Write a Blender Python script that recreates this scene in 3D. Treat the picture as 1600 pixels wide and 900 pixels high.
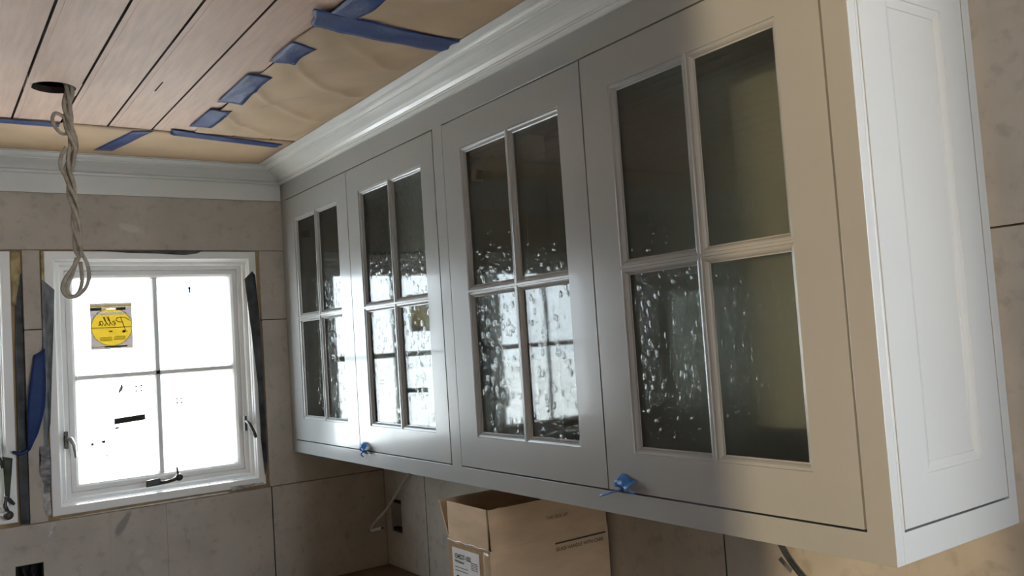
import bpy, bmesh, math, random
from mathutils import Vector, Matrix
R_ = random.Random(7)
S = bpy.context.scene
for o in list(bpy.data.objects): bpy.data.objects.remove(o)
C = S.collection
ZB = 1.37            # height of the wall cabinet's bottom edge above the floor; all shapes below are measured from that edge
H = 1.001            # underside of the ceiling planks
L = 2.2755           # length of the wall cabinet
D = 0.345            # its depth: the right wall stands at x = D, the window wall at y = 0

# ---------------------------------------------------------------- camera
cam = bpy.data.cameras.new('camera'); cam.sensor_width = 36; cam.lens = 1341.14 * 36 / 1600
cam.clip_start = 0.02
co = bpy.data.objects.new('camera', cam); C.objects.link(co)
def rz(a): return Matrix.Rotation(a, 3, 'Z')
def rx(a): return Matrix.Rotation(a, 3, 'X')
rot = rz(-0.6115) @ rx(1.6292) @ rz(-0.0662)
co.matrix_world = Matrix.Translation((-1.0902, -2.9627, 0.3457 + ZB)) @ rot.to_4x4()
S.camera = co

# ---------------------------------------------------------------- sky, lamps, exposure
w = bpy.data.worlds.new('sky'); S.world = w; w.use_nodes = True
nt = w.node_tree; nt.nodes.clear()
tc = nt.nodes.new('ShaderNodeTexCoord'); sp = nt.nodes.new('ShaderNodeSeparateXYZ')
rp = nt.nodes.new('ShaderNodeValToRGB'); bg = nt.nodes.new('ShaderNodeBackground'); ow = nt.nodes.new('ShaderNodeOutputWorld')
rp.color_ramp.elements[0].position = 0.0; rp.color_ramp.elements[0].color = (.80, .905, 1, 1)
rp.color_ramp.elements[1].position = 0.6; rp.color_ramp.elements[1].color = (.66, .81, 1, 1)
nt.links.new(tc.outputs['Generated'], sp.inputs[0]); nt.links.new(sp.outputs['Z'], rp.inputs[0])
nt.links.new(rp.outputs[0], bg.inputs[0]); nt.links.new(bg.outputs[0], ow.inputs[0])
bg.inputs[1].default_value = 6.5

def portal(loc, rot_, sx, sy):
    l = bpy.data.lights.new('daylight_portal', 'AREA'); l.shape = 'RECTANGLE'; l.size = sx; l.size_y = sy
    l.cycles.is_portal = True
    o = bpy.data.objects.new('daylight_portal', l); C.objects.link(o)
    o.location = (loc[0], loc[1], loc[2] + ZB); o.rotation_euler = rot_
portal((-.43, .10, .305), (math.radians(-90), 0, 0), .52, .68)
portal((-1.175, .10, .305), (math.radians(-90), 0, 0), .52, .68)
portal((.55, -4.06, .45), (math.radians(90), 0, 0), 1.75, 1.08)
sl = bpy.data.lights.new('sun', 'SUN'); sl.energy = 14; sl.angle = math.radians(2); sl.color = (1, .93, .84)
so = bpy.data.objects.new('sun', sl); C.objects.link(so); so.rotation_euler = Vector((-.22, -.57, -.80)).to_track_quat('-Z', 'Y').to_euler()

wl = bpy.data.lights.new('warm_light', 'POINT'); wl.energy = 430; wl.color = (1, .76, .45); wl.shadow_soft_size = .035  # unseen warm source beyond the left wall, placed for the near door's glow
wo = bpy.data.objects.new('warm_light', wl); C.objects.link(wo); wo.location = (-4.6, -4.80, .10 + ZB)

vs = S.view_settings; vs.view_transform = 'Standard'; vs.look = 'None'; vs.exposure = 0.8; vs.gamma = 1.0
vs.use_curve_mapping = False
S.cycles.max_bounces = 12; S.cycles.diffuse_bounces = 6; S.cycles.transparent_max_bounces = 24

# ---------------------------------------------------------------- materials
def nodes(m):
    m.use_nodes = True; n = m.node_tree; n.nodes.clear(); return n
def mk(n, t, **kw):
    x = n.nodes.new(t)
    for k, v in kw.items(): setattr(x, k, v)
    return x
def paint(name, col, rough=.5, var=.06, scale=8., stretch=(1, 1, 1), bump=.0, bscale=None, spec=.5, dark=None, coat=0., metal=0.):
    m = bpy.data.materials.new(name); n = nodes(m); ln = n.links.new
    out = mk(n, 'ShaderNodeOutputMaterial'); b = mk(n, 'ShaderNodeBsdfPrincipled'); ln(b.outputs[0], out.inputs[0])
    t = mk(n, 'ShaderNodeTexCoord'); mp = mk(n, 'ShaderNodeMapping'); mp.inputs['Scale'].default_value = stretch
    ln(t.outputs['Object'], mp.inputs[0])
    no = mk(n, 'ShaderNodeTexNoise'); no.inputs['Scale'].default_value = scale; no.inputs['Detail'].default_value = 5
    ln(mp.outputs[0], no.inputs['Vector'])
    r = mk(n, 'ShaderNodeValToRGB')
    d = dark or tuple(c * (1 - 2.2 * var) for c in col)
    r.color_ramp.elements[0].position = .3; r.color_ramp.elements[0].color = (*d, 1)
    r.color_ramp.elements[1].position = .7; r.color_ramp.elements[1].color = (*[min(1, c * (1 + var)) for c in col], 1)
    ln(no.outputs[0], r.inputs[0]); ln(r.outputs[0], b.inputs['Base Color'])
    b.inputs['Roughness'].default_value = rough; b.inputs['Specular IOR Level'].default_value = spec
    b.inputs['Coat Weight'].default_value = coat; b.inputs['Metallic'].default_value = metal
    if bump:
        n2 = mk(n, 'ShaderNodeTexNoise'); n2.inputs['Scale'].default_value = bscale or scale * 6; n2.inputs['Detail'].default_value = 3
        ln(mp.outputs[0], n2.inputs['Vector'])
        bp = mk(n, 'ShaderNodeBump'); bp.inputs['Strength'].default_value = bump; bp.inputs['Distance'].default_value = .002
        ln(n2.outputs[0], bp.inputs['Height']); ln(bp.outputs[0], b.inputs['Normal'])
    return m
M = {}
M['cab'] = paint('cabinet_paint', (.375, .38, .371), .22, .015, 3, spec=.5, coat=.15)
M['trim'] = paint('primed_trim', (.70, .705, .68), .25, .03, 4)
M['vinyl'] = paint('window_vinyl', (.86, .855, .83), .38, .015, 5)
M['plank'] = paint('ceiling_plank_wood', (.60, .42, .32), .6, .06, 9, (9, .8, 9), .15, 60)
M['plankdark'] = paint('plank_back', (.055, .032, .022), .9)
M['kraft'] = paint('kraft_paper', (.52, .375, .235), .75, .07, 5, bump=.15, bscale=160)
M['tape'] = paint('painters_tape', (.016, .042, .165), .5, .12, 22, bump=.35, bscale=120, spec=.25)
M['tapebright'] = paint('painters_tape_bright', (.06, .24, .62), .42, .12, 40, bump=.4, bscale=150)
M['board'] = None
M['core'] = paint('gypsum_core', (.68, .65, .58), .9, .10, 60, bump=.3)
M['stud'] = paint('stud_lumber', (.40, .27, .14), .8, .18, 14, (1, 1, .15))
M['screw'] = paint('screw_dimple', (.045, .04, .037), .8, .2, 200)
M['membrane'] = paint('black_membrane', (.050, .053, .055), .55, .45, 18, bump=.6, bscale=45)
M['greymembrane'] = paint('grey_membrane', (.14, .145, .15), .42, .5, 30, (1, 1, .35), bump=.8, bscale=60)
M['foam'] = paint('spray_foam', (.45, .36, .19), .9, .2, 40, bump=1, bscale=50)
M['cable'] = paint('cable_jacket', (.36, .305, .235), .55, .15, 60)
M['cablewhite'] = paint('cable_jacket_white', (.66, .64, .56), .5, .08, 60)
M['card'] = paint('cardboard', (.60, .435, .28), .8, .07, 10, (1, 1, 3), .08, 90)
M['clear'] = paint('shiny_packing_tape', (.50, .37, .25), .12, .06, 30, bump=.9, bscale=70)
M['label'] = paint('label_paper', (.70, .69, .67), .55, .03, 10)
M['ink'] = paint('black_ink', (.02, .02, .02), .6, .05, 30)
M['inkbrown'] = paint('box_print_ink', (.06, .04, .028), .7, .1, 30)
M['bronze'] = paint('bronze_hardware', (.05, .042, .036), .35, .15, 40)
M['steel'] = paint('satin_hardware', (.55, .55, .53), .3, .05, 40, metal=.7)
M['floor'] = paint('plywood_floor', (.19, .14, .095), .7, .12, 3, (1, 4, 1))
M['ground'] = paint('outdoor_gravel', (.70, .69, .66), .9, .06, 1.5)
M['plain'] = paint('plain_board', (.42, .39, .35), .85, .06, 3)
M['worktop'] = paint('worktop_plywood', (.16, .11, .07), .6, .1, 5, (1, 6, 1))
M['dark'] = paint('dark_void', (.015, .012, .01), .9)
M['olive'] = paint('olive_strip', (.075, .085, .05), .6, .25, 20)
M['tornpaper'] = paint('torn_tape_backing', (.27, .255, .26), .6, .35, 30, (1, 1, 3))
M['smearpaper'] = paint('torn_white_paper', (.55, .53, .50), .7, .3, 50)

def board_material():
    m = bpy.data.materials.new('cement_board_face'); n = nodes(m); ln = n.links.new
    out = mk(n, 'ShaderNodeOutputMaterial'); b = mk(n, 'ShaderNodeBsdfPrincipled'); ln(b.outputs[0], out.inputs[0])
    t = mk(n, 'ShaderNodeTexCoord')
    def noise(s, det=5):
        x = mk(n, 'ShaderNodeTexNoise'); x.inputs['Scale'].default_value = s; x.inputs['Detail'].default_value = det
        ln(t.outputs['Object'], x.inputs['Vector']); return x.outputs[0]
    r = mk(n, 'ShaderNodeValToRGB')
    r.color_ramp.elements[0].position = .36; r.color_ramp.elements[0].color = (.45, .41, .355, 1)
    r.color_ramp.elements[1].position = .64; r.color_ramp.elements[1].color = (.53, .485, .425, 1)
    ln(noise(7, 8), r.inputs[0]); col = r.outputs[0]
    r2 = mk(n, 'ShaderNodeValToRGB'); r2.color_ramp.elements[0].position = .30; r2.color_ramp.elements[0].color = (.72, .70, .68, 1)
    r2.color_ramp.elements[1].position = .46; r2.color_ramp.elements[1].color = (1, 1, 1, 1); ln(noise(34, 6), r2.inputs[0])
    mx = mk(n, 'ShaderNodeMix', data_type='RGBA', blend_type='MULTIPLY'); mx.inputs[0].default_value = .6
    ln(col, mx.inputs[6]); ln(r2.outputs[0], mx.inputs[7]); col = mx.outputs[2]
    warp = noise(18, 3)
    # smears and plaster splashes that stay on the board: centre x, z, half length, half width, angle, colour, amount
    for (cx, cz, a, bb, ang, cc, am) in [(-.561, -.155, .050, .014, 58, (.15, .145, .14), .6), (-.515, -.247, .017, .014, 0, (.55, .51, .45), .8),
                                        (-.499, -.293, .023, .022, 0, (.55, .51, .45), .8), (-.235, -.31, .13, .06, 80, (.52, .48, .42), .75),
                                        (-.500, .781, .048, .016, -15, (.62, .60, .57), .7), (-.60, -.20, .10, .006, 88, (.46, .42, .36), .6),
                                        (-.30, .815, .25, .05, 2, (.46, .43, .39), .35)]:
        mp = mk(n, 'ShaderNodeMapping', vector_type='TEXTURE')
        mp.inputs['Location'].default_value = (cx, 0, cz + ZB); mp.inputs['Rotation'].default_value = (0, -math.radians(ang), 0)
        mp.inputs['Scale'].default_value = (a, 1, bb)
        ln(t.outputs['Object'], mp.inputs[0])
        sx = mk(n, 'ShaderNodeSeparateXYZ'); ln(mp.outputs[0], sx.inputs[0])
        cb = mk(n, 'ShaderNodeCombineXYZ'); ln(sx.outputs[0], cb.inputs[0]); ln(sx.outputs[2], cb.inputs[1])
        le = mk(n, 'ShaderNodeVectorMath', operation='LENGTH'); ln(cb.outputs[0], le.inputs[0])
        ad = mk(n, 'ShaderNodeMath', operation='MULTIPLY_ADD'); ln(warp, ad.inputs[0]); ad.inputs[1].default_value = 1.1; ln(le.outputs['Value'], ad.inputs[2])
        mr = mk(n, 'ShaderNodeMapRange', interpolation_type='SMOOTHSTEP'); ln(ad.outputs[0], mr.inputs[0])
        mr.inputs[1].default_value = 1.05; mr.inputs[2].default_value = 1.65; mr.inputs[3].default_value = am; mr.inputs[4].default_value = 0
        m2 = mk(n, 'ShaderNodeMix', data_type='RGBA'); ln(mr.outputs[0], m2.inputs[0]); ln(col, m2.inputs[6]); m2.inputs[7].default_value = (*cc, 1)
        col = m2.outputs[2]
    ln(col, b.inputs['Base Color']); b.inputs['Roughness'].default_value = .85; b.inputs['Specular IOR Level'].default_value = .25
    bp = mk(n, 'ShaderNodeBump'); bp.inputs['Strength'].default_value = .2; bp.inputs['Distance'].default_value = .001
    ln(noise(140, 3), bp.inputs['Height']); ln(bp.outputs[0], b.inputs['Normal'])
    return m
M['board'] = board_material()

def two_sided_fresnel(n, ior):     # a thin sheet reflects alike on its entry and exit faces
    ge = mk(n, 'ShaderNodeNewGeometry'); ma = mk(n, 'ShaderNodeMath', operation='MULTIPLY_ADD'); fr = mk(n, 'ShaderNodeFresnel')
    n.links.new(ge.outputs['Backfacing'], ma.inputs[0]); ma.inputs[1].default_value = 1 / ior - ior; ma.inputs[2].default_value = ior
    n.links.new(ma.outputs[0], fr.inputs[0]); return fr
def window_glass():
    m = bpy.data.materials.new('clear_glass'); n = nodes(m); ln = n.links.new
    out = mk(n, 'ShaderNodeOutputMaterial'); mix = mk(n, 'ShaderNodeMixShader'); tr = mk(n, 'ShaderNodeBsdfTransparent'); gl = mk(n, 'ShaderNodeBsdfGlossy')
    tr.inputs[0].default_value = (.97, .98, .97, 1); gl.inputs['Roughness'].default_value = .01
    fr = two_sided_fresnel(n, 1.45)
    ln(fr.outputs[0], mix.inputs[0]); ln(tr.outputs[0], mix.inputs[1]); ln(gl.outputs[0], mix.inputs[2]); ln(mix.outputs[0], out.inputs[0]); return m
M['glass'] = window_glass()

def seeded_glass():
    m = bpy.data.materials.new('seeded_rain_glass'); n = nodes(m); ln = n.links.new
    out = mk(n, 'ShaderNodeOutputMaterial'); mix = mk(n, 'ShaderNodeMixShader'); gl = mk(n, 'ShaderNodeBsdfGlossy')
    tr = mk(n, 'ShaderNodeBsdfTransparent'); rf = mk(n, 'ShaderNodeBsdfRefraction'); tm = mk(n, 'ShaderNodeMixShader')
    tr.inputs[0].default_value = (.84, .86, .83, 1); rf.inputs['Color'].default_value = (.84, .86, .83, 1); rf.inputs['IOR'].default_value = 1.12
    rf.inputs['Roughness'].default_value = .05; gl.inputs['Roughness'].default_value = .03; tm.inputs[0].default_value = .16
    t = mk(n, 'ShaderNodeTexCoord')
    hs = []
    for sc, st, r0, r1, amt in [(62, .66, .12, .42, 1.0), (120, .6, .10, .40, .5)]:
        mp = mk(n, 'ShaderNodeMapping'); mp.inputs['Scale'].default_value = (1, 1, st); ln(t.outputs['Object'], mp.inputs[0])
        v = mk(n, 'ShaderNodeTexVoronoi'); v.inputs['Scale'].default_value = sc; v.inputs['Randomness'].default_value = 1; ln(mp.outputs[0], v.inputs['Vector'])
        sep = mk(n, 'ShaderNodeSeparateColor'); ln(v.outputs['Color'], sep.inputs[0])
        mr = mk(n, 'ShaderNodeMapRange', interpolation_type='SMOOTHERSTEP'); ln(v.outputs['Distance'], mr.inputs[0])
        mr.inputs[1].default_value = r0; mr.inputs[2].default_value = r1; mr.inputs[3].default_value = 1; mr.inputs[4].default_value = 0
        gt = mk(n, 'ShaderNodeMath', operation='GREATER_THAN'); ln(sep.outputs[0], gt.inputs[0]); gt.inputs[1].default_value = .58
        ml = mk(n, 'ShaderNodeMath', operation='MULTIPLY'); ln(mr.outputs[0], ml.inputs[0]); ln(gt.outputs[0], ml.inputs[1])
        m2 = mk(n, 'ShaderNodeMath', operation='MULTIPLY'); ln(ml.outputs[0], m2.inputs[0]); m2.inputs[1].default_value = amt; hs.append(m2.outputs[0])
    mp = mk(n, 'ShaderNodeMapping'); mp.inputs['Scale'].default_value = (1, 1, .45); ln(t.outputs['Object'], mp.inputs[0])
    no = mk(n, 'ShaderNodeTexNoise'); no.inputs['Scale'].default_value = 26; no.inputs['Detail'].default_value = 2; ln(mp.outputs[0], no.inputs['Vector'])
    a = mk(n, 'ShaderNodeMath', operation='ADD'); ln(hs[0], a.inputs[0]); ln(hs[1], a.inputs[1])
    a2 = mk(n, 'ShaderNodeMath', operation='MULTIPLY_ADD'); ln(no.outputs[0], a2.inputs[0]); a2.inputs[1].default_value = .15; ln(a.outputs[0], a2.inputs[2])
    bp = mk(n, 'ShaderNodeBump'); bp.inputs['Strength'].default_value = 1.0; bp.inputs['Distance'].default_value = .00043; ln(a2.outputs[0], bp.inputs['Height'])
    for x in (gl, rf): ln(bp.outputs[0], x.inputs['Normal'])
    fr = two_sided_fresnel(n, 1.52); ln(bp.outputs[0], fr.inputs['Normal'])
    ln(tr.outputs[0], tm.inputs[1]); ln(rf.outputs[0], tm.inputs[2])
    ln(fr.outputs[0], mix.inputs[0]); ln(tm.outputs[0], mix.inputs[1]); ln(gl.outputs[0], mix.inputs[2]); ln(mix.outputs[0], out.inputs[0]); return m
M['seeded'] = seeded_glass()

def film(name, col):     # thin printed film that daylight shines through
    m = bpy.data.materials.new(name); n = nodes(m); ln = n.links.new
    out = mk(n, 'ShaderNodeOutputMaterial'); mix = mk(n, 'ShaderNodeMixShader'); mix.inputs[0].default_value = .8
    d = mk(n, 'ShaderNodeBsdfDiffuse'); t = mk(n, 'ShaderNodeBsdfTranslucent')
    d.inputs[0].default_value = (*col, 1); t.inputs[0].default_value = (*col, 1)
    ln(d.outputs[0], mix.inputs[1]); ln(t.outputs[0], mix.inputs[2]); ln(mix.outputs[0], out.inputs[0]); return m
M['filmyellow'] = film('yellow_film', (.33, .27, .075))
M['filmcream'] = film('cream_film', (.23, .19, .085))
M['filmgrey'] = film('grey_film', (.050, .044, .042))
M['filmblack'] = paint('black_film', (.03, .028, .026), .6)
M['markgrey'] = paint('grey_print', (.10, .095, .09), .6)
M['markblue'] = paint('blue_print', (.05, .05, .13), .6)
M['markred'] = paint('pale_red_print', (.42, .30, .24), .6)
M['filmbrown'] = film('brown_film', (.13, .10, .05))

# ---------------------------------------------------------------- mesh helpers
class MB:
    def __init__(s): s.bm = bmesh.new(); s.mi = 0
    def face(s, pts, mi=None):
        try: f = s.bm.faces.new([s.bm.verts.new(p) for p in pts])
        except ValueError: return None
        f.material_index = s.mi if mi is None else mi; return f
    def box(s, x0, x1, y0, y1, z0, z1, side=None, axis=None):
        v = [s.bm.verts.new((x, y, z)) for x in (x0, x1) for y in (y0, y1) for z in (z0, z1)]
        for ax, q in ((0, (0, 1, 3, 2)), (0, (4, 6, 7, 5)), (1, (0, 4, 5, 1)), (1, (2, 3, 7, 6)), (2, (0, 2, 6, 4)), (2, (1, 5, 7, 3))):
            f = s.bm.faces.new([v[i] for i in q]); f.material_index = s.mi if (side is None or ax == axis) else side
    def prism(s, pts, vec, mi=None):           # closed outline (3-D points) extruded along vec
        vec = Vector(vec); a = [s.bm.verts.new(p) for p in pts]; b = [s.bm.verts.new(Vector(p) + vec) for p in pts]
        n = len(pts); fs = [s.bm.faces.new(a), s.bm.faces.new(list(reversed(b)))]
        for i in range(n): fs.append(s.bm.faces.new((a[i], b[i], b[(i + 1) % n], a[(i + 1) % n])))
        for f in fs: f.material_index = s.mi if mi is None else mi
    def ring(s, mp, a0, a1, b0, b1, prof, closed=True):   # mitred rectangular frame: prof = [(inset, depth)]
        rings = []
        for i, d in prof:
            rings.append([s.bm.verts.new(mp(*c)) for c in ((a0 + i, b0 + i, d), (a1 - i, b0 + i, d), (a1 - i, b1 - i, d), (a0 + i, b1 - i, d))])
        m = len(rings)
        for k in range(m if closed else m - 1):
            p, q = rings[k], rings[(k + 1) % m]
            for j in range(4):
                f = s.bm.faces.new((p[j], p[(j + 1) % 4], q[(j + 1) % 4], q[j])); f.material_index = s.mi
    def tube(s, path, r, n=8, flat=1.0, cap=True):
        path = [Vector(p) for p in path]; prev = None; rings = []
        for i, p in enumerate(path):
            t = (path[min(i + 1, len(path) - 1)] - path[max(i - 1, 0)]).normalized()
            u = prev if prev is not None else (Vector((0, 1, 0)) if abs(t.y) < .9 else Vector((1, 0, 0)))
            u = (u - t * u.dot(t)).normalized(); prev = u; v = t.cross(u)
            rr = r[i] if isinstance(r, (list, tuple)) else r
            rings.append([s.bm.verts.new(p + u * (math.cos(2 * math.pi * k / n) * rr * flat) + v * (math.sin(2 * math.pi * k / n) * rr)) for k in range(n)])
        for a, b in zip(rings, rings[1:]):
            for k in range(n):
                f = s.bm.faces.new((a[k], a[(k + 1) % n], b[(k + 1) % n], b[k])); f.smooth = True; f.material_index = s.mi
        if cap:
            s.bm.faces.new(list(reversed(rings[0]))).material_index = s.mi; s.bm.faces.new(rings[-1]).material_index = s.mi
    def grid(s, fn, nu, nv, thick=None):         # fn(u,v)->point; thick = vector offset for the second skin
        g = [[s.bm.verts.new(fn(i / nu, j / nv)) for j in range(nv + 1)] for i in range(nu + 1)]
        for i in range(nu):
            for j in range(nv):
                f = s.bm.faces.new((g[i][j], g[i + 1][j], g[i + 1][j + 1], g[i][j + 1])); f.smooth = True; f.material_index = s.mi
        if thick is not None:
            t = Vector(thick); h = [[s.bm.verts.new(v.co + t) for v in row] for row in g]
            for i in range(nu):
                for j in range(nv):
                    f = s.bm.faces.new((h[i][j], h[i][j + 1], h[i + 1][j + 1], h[i + 1][j])); f.smooth = True; f.material_index = s.mi
            rim = [(i, 0) for i in range(nu)] + [(nu, j) for j in range(nv)] + [(i, nv) for i in range(nu, 0, -1)] + [(0, j) for j in range(nv, 0, -1)]
            for (a, b), (c, d) in zip(rim, rim[1:] + rim[:1]):
                s.bm.faces.new((g[a][b], h[a][b], h[c][d], g[c][d])).material_index = s.mi
    def lathe(s, c, prof, n=16, axis='z'):
        c = Vector(c); rings = []
        for r, h in prof:
            row = []
            for k in range(n):
                a = 2 * math.pi * k / n; p = (math.cos(a) * r, math.sin(a) * r, h)
                if axis == 'y': p = (p[0], h, p[1])
                if axis == 'x': p = (h, p[0], p[1])
                row.append(s.bm.verts.new(c + Vector(p)))
            rings.append(row)
        for a, b in zip(rings, rings[1:]):
            for k in range(n):
                f = s.bm.faces.new((a[k], a[(k + 1) % n], b[(k + 1) % n], b[k])); f.smooth = True; f.material_index = s.mi
        s.bm.faces.new(rings[0]).material_index = s.mi; s.bm.faces.new(rings[-1]).material_index = s.mi
    def build(s, name, mats, parent=None, loc=None, bevel=0, weld=True):
        if weld: bmesh.ops.remove_doubles(s.bm, verts=s.bm.verts, dist=1e-6)
        bmesh.ops.recalc_face_normals(s.bm, faces=s.bm.faces)
        base = Vector((0, 0, 0))
        if parent is not None: base = Vector(parent['_base'])
        elif loc is not None: base = Vector(loc)
        for v in s.bm.verts: v.co = v.co - base
        if parent is None and loc is None:
            for v in s.bm.verts: v.co.z += ZB
        me = bpy.data.meshes.new(name); s.bm.to_mesh(me); s.bm.free()
        for m in (mats if isinstance(mats, (list, tuple)) else [mats]): me.materials.append(m)
        o = bpy.data.objects.new(name, me); C.objects.link(o); o['_base'] = tuple(base)
        if parent is not None: o.parent = parent
        elif loc is not None: o.location = (base.x, base.y, base.z + ZB)
        if parent is None and loc is None: o['_base'] = (0, 0, -ZB)
        if bevel:
            b = o.modifiers.new('edge', 'BEVEL'); b.width = bevel; b.segments = 2; b.limit_method = 'ANGLE'; b.angle_limit = math.radians(40)
        return o
def empty(name, loc):
    o = bpy.data.objects.new(name, None); C.objects.link(o); o.location = (loc[0], loc[1], loc[2] + ZB); o['_base'] = tuple(loc); o.empty_display_size = .1
    return o
def tag(o, label, cat, group=None):
    o['label'] = label; o['category'] = cat
    if group: o['group'] = group
    return o
def struct(o, label=None):
    o['kind'] = 'structure'
    if label: o['label'] = label
    return o
def share(src, name, parent, loc):
    o = bpy.data.objects.new(name, src); C.objects.link(o); o.parent = parent; o.location = loc; return o

def holed(mb, plane, a0, a1, b0, b1, holes, d0, d1, side=None):
    """slab in a wall plane with rectangular holes: plane 'y' -> a = x, d = y; plane 'x' -> a = y, d = x"""
    A = sorted({a0, a1, *[v for h in holes for v in h[:2] if a0 < v < a1]}); B = sorted({b0, b1, *[v for h in holes for v in h[2:] if b0 < v < b1]})
    ok = lambda i, j: 0 <= i < len(A) - 1 and 0 <= j < len(B) - 1 and not any(h[0] - 1e-6 <= A[i] and A[i + 1] <= h[1] + 1e-6 and h[2] - 1e-6 <= B[j] and B[j + 1] <= h[3] + 1e-6 for h in holes)
    P = (lambda a, d, b: (a, d, b)) if plane == 'y' else (lambda a, d, b: (d, a, b))
    for i in range(len(A) - 1):
        for j in range(len(B) - 1):
            if not ok(i, j): continue
            for d in (d0, d1): mb.face([P(A[i], d, B[j]), P(A[i + 1], d, B[j]), P(A[i + 1], d, B[j + 1]), P(A[i], d, B[j + 1])])
            if not ok(i - 1, j): mb.face([P(A[i], d, b) for d, b in ((d0, B[j]), (d1, B[j]), (d1, B[j + 1]), (d0, B[j + 1]))], side)
            if not ok(i + 1, j): mb.face([P(A[i + 1], d, b) for d, b in ((d0, B[j]), (d1, B[j]), (d1, B[j + 1]), (d0, B[j + 1]))], side)
            if not ok(i, j - 1): mb.face([P(a, d, B[j]) for a, d in ((A[i], d0), (A[i], d1), (A[i + 1], d1), (A[i + 1], d0))], side)
            if not ok(i, j + 1): mb.face([P(a, d, B[j + 1]) for a, d in ((A[i], d0), (A[i], d1), (A[i + 1], d1), (A[i + 1], d0))], side)

def text_mesh(mb, txt, size, place, shear=0., mi=None, bold=0.):
    """built-in font letters laid flat; place(u, v) -> point"""
    cu = bpy.data.curves.new('t', 'FONT'); cu.body = txt; cu.size = size; cu.shear = shear; cu.offset = bold
    o = bpy.data.objects.new('t', cu); C.objects.link(o)
    dg = bpy.context.evaluated_depsgraph_get(); me = bpy.data.meshes.new_from_object(o.evaluated_get(dg))
    vs_ = [mb.bm.verts.new(place(v.co.x, v.co.y)) for v in me.vertices]
    for p in me.polygons:
        try: f = mb.bm.faces.new([vs_[i] for i in p.vertices]); f.material_index = mb.mi if mi is None else mi
        except ValueError: pass
    bpy.data.objects.remove(o); bpy.data.curves.remove(cu); bpy.data.meshes.remove(me)

# ---------------------------------------------------------------- the shell
XL, YF = -2.6, -4.0
XR, YR = 2.0, -2.72           # unseen widening added behind the camera for daylight: the right wall ends at YR
FZ = -ZB
TOP = H + .30
W1 = (-.766, -.089, -.111, .711)          # rough openings x0,x1,z0,z1
W2 = (-1.533, -.816, -.113, .711)
mb = MB(); mb.box(-6.2, XR + .12, YF - .12, .15, FZ - .15, FZ); mb.box(-6.2, XL, -5.6, YF - .12, FZ - .15, FZ); struct(mb.build('floor', M['floor']))
mb = MB(); mb.box(-40, 40, -40, 60, FZ - .32, FZ - .16); struct(mb.build('ground', M['ground']))
mb = MB(); mb.box(-6.35, XR + .2, YF - .15, .15, TOP, TOP + .12); mb.box(-6.35, XL, -5.75, YF - .15, TOP, TOP + .12); ceiling = struct(mb.build('ceiling', M['plankdark']))

mb = MB(); holed(mb, 'y', XL - .15, D + .15, FZ, TOP, [(-.757, -.098, -.101, .709), (-1.504, -.845, -.101, .709), (-.862, -.780, -.34, -.226)], .0127, .15)
wall_back = struct(mb.build('wall_back', M['stud']), 'unfinished window wall of grey-brown boards with screws and seams')
g = .0017
def wboard(a0, a1, b0, b1, holes=(), gl=g, gr=g):
    mb = MB(); holed(mb, 'y', a0 + gl, a1 - gr, b0 + g, b1 - g, list(holes), 0, .0125, 1)
    for f in mb.bm.faces:
        if f.material_index == 1:       # cut edges around the windows show the pale core, joints between boards are dark
            c = f.calc_center_median()
            if not any(abs(c.x - w_[k]) < .004 and w_[2] - .01 < c.z < w_[3] + .01 for w_ in (W1, W2) for k in (0, 1)) and not any(abs(c.z - w_[k]) < .004 for w_ in (W1, W2) for k in (2, 3)): f.material_index = 2
    return mb.build('wall_board', [M['board'], M['core'], M['screw']], wall_back)
SL = .4675
wboard(-1.60, D, .711, TOP); wboard(XL, -1.60, .711, TOP)
wboard(W1[1], D, SL, .711); wboard(W1[1], D, W1[2], SL)
wboard(W2[1], W1[0], SL, .711); wboard(W2[1], W1[0], W1[2], SL)
wboard(XL, W2[0], W2[2], .711)
wboard(-.083, D, FZ, W1[2]); wboard(-.431, -.083, FZ, W1[2], (), .0003); wboard(XL, -.431, FZ, W1[2], [(-.857, -.784, -.34, -.227)], g, .0003)
mb = MB()
for a0, a1, b0, b1 in ((-.089, .30, SL - .01, SL + .01), (-.816, -.766, SL - .01, SL + .01), (-.093, -.073, FZ, -.112), (-.78, -.09, .7112, .7116)): mb.box(a0, a1, .0122, .0128, b0, b1)
mb.build('joint_backing', M['screw'], wall_back)
mb = MB(); mb.lathe((0, 0, 0), [(.0062, -.0003), (.0058, -.0011), (.0030, -.0013), (.0022, -.0007)], 12, 'y')
for v in mb.bm.verts: pass
sc0 = mb.build('screw', M['screw'], wall_back, weld=False); scm = sc0.data
spots = [(-.837, .745), (-.447, .741), (-.263, .741), (-.123, .735), (-.091, .743), (-.788, .665), (-.788, .499), (-.79, .433), (-.074, .661), (-.072, .519), (-.075, .42),
         (-.073, .21), (-.070, .054), (-.056, -.017), (-.786, .095), (-.788, -.147), (-.454, -.131), (-.266, -.133), (-.113, -.151), (-.059, -.12), (-.098, -.13),
         (-.118, -.261), (-.05, -.26), (-.432, -.255), (.078, -.265), (.263, -.256), (-.618, -.139), (-.786, -.066)]
for i, (x, z) in enumerate(spots):
    if i == 0: sc0.location = (x, 0, z + ZB)
    else: share(scm, 'screw', wall_back, (x, 0, z + ZB))

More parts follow.
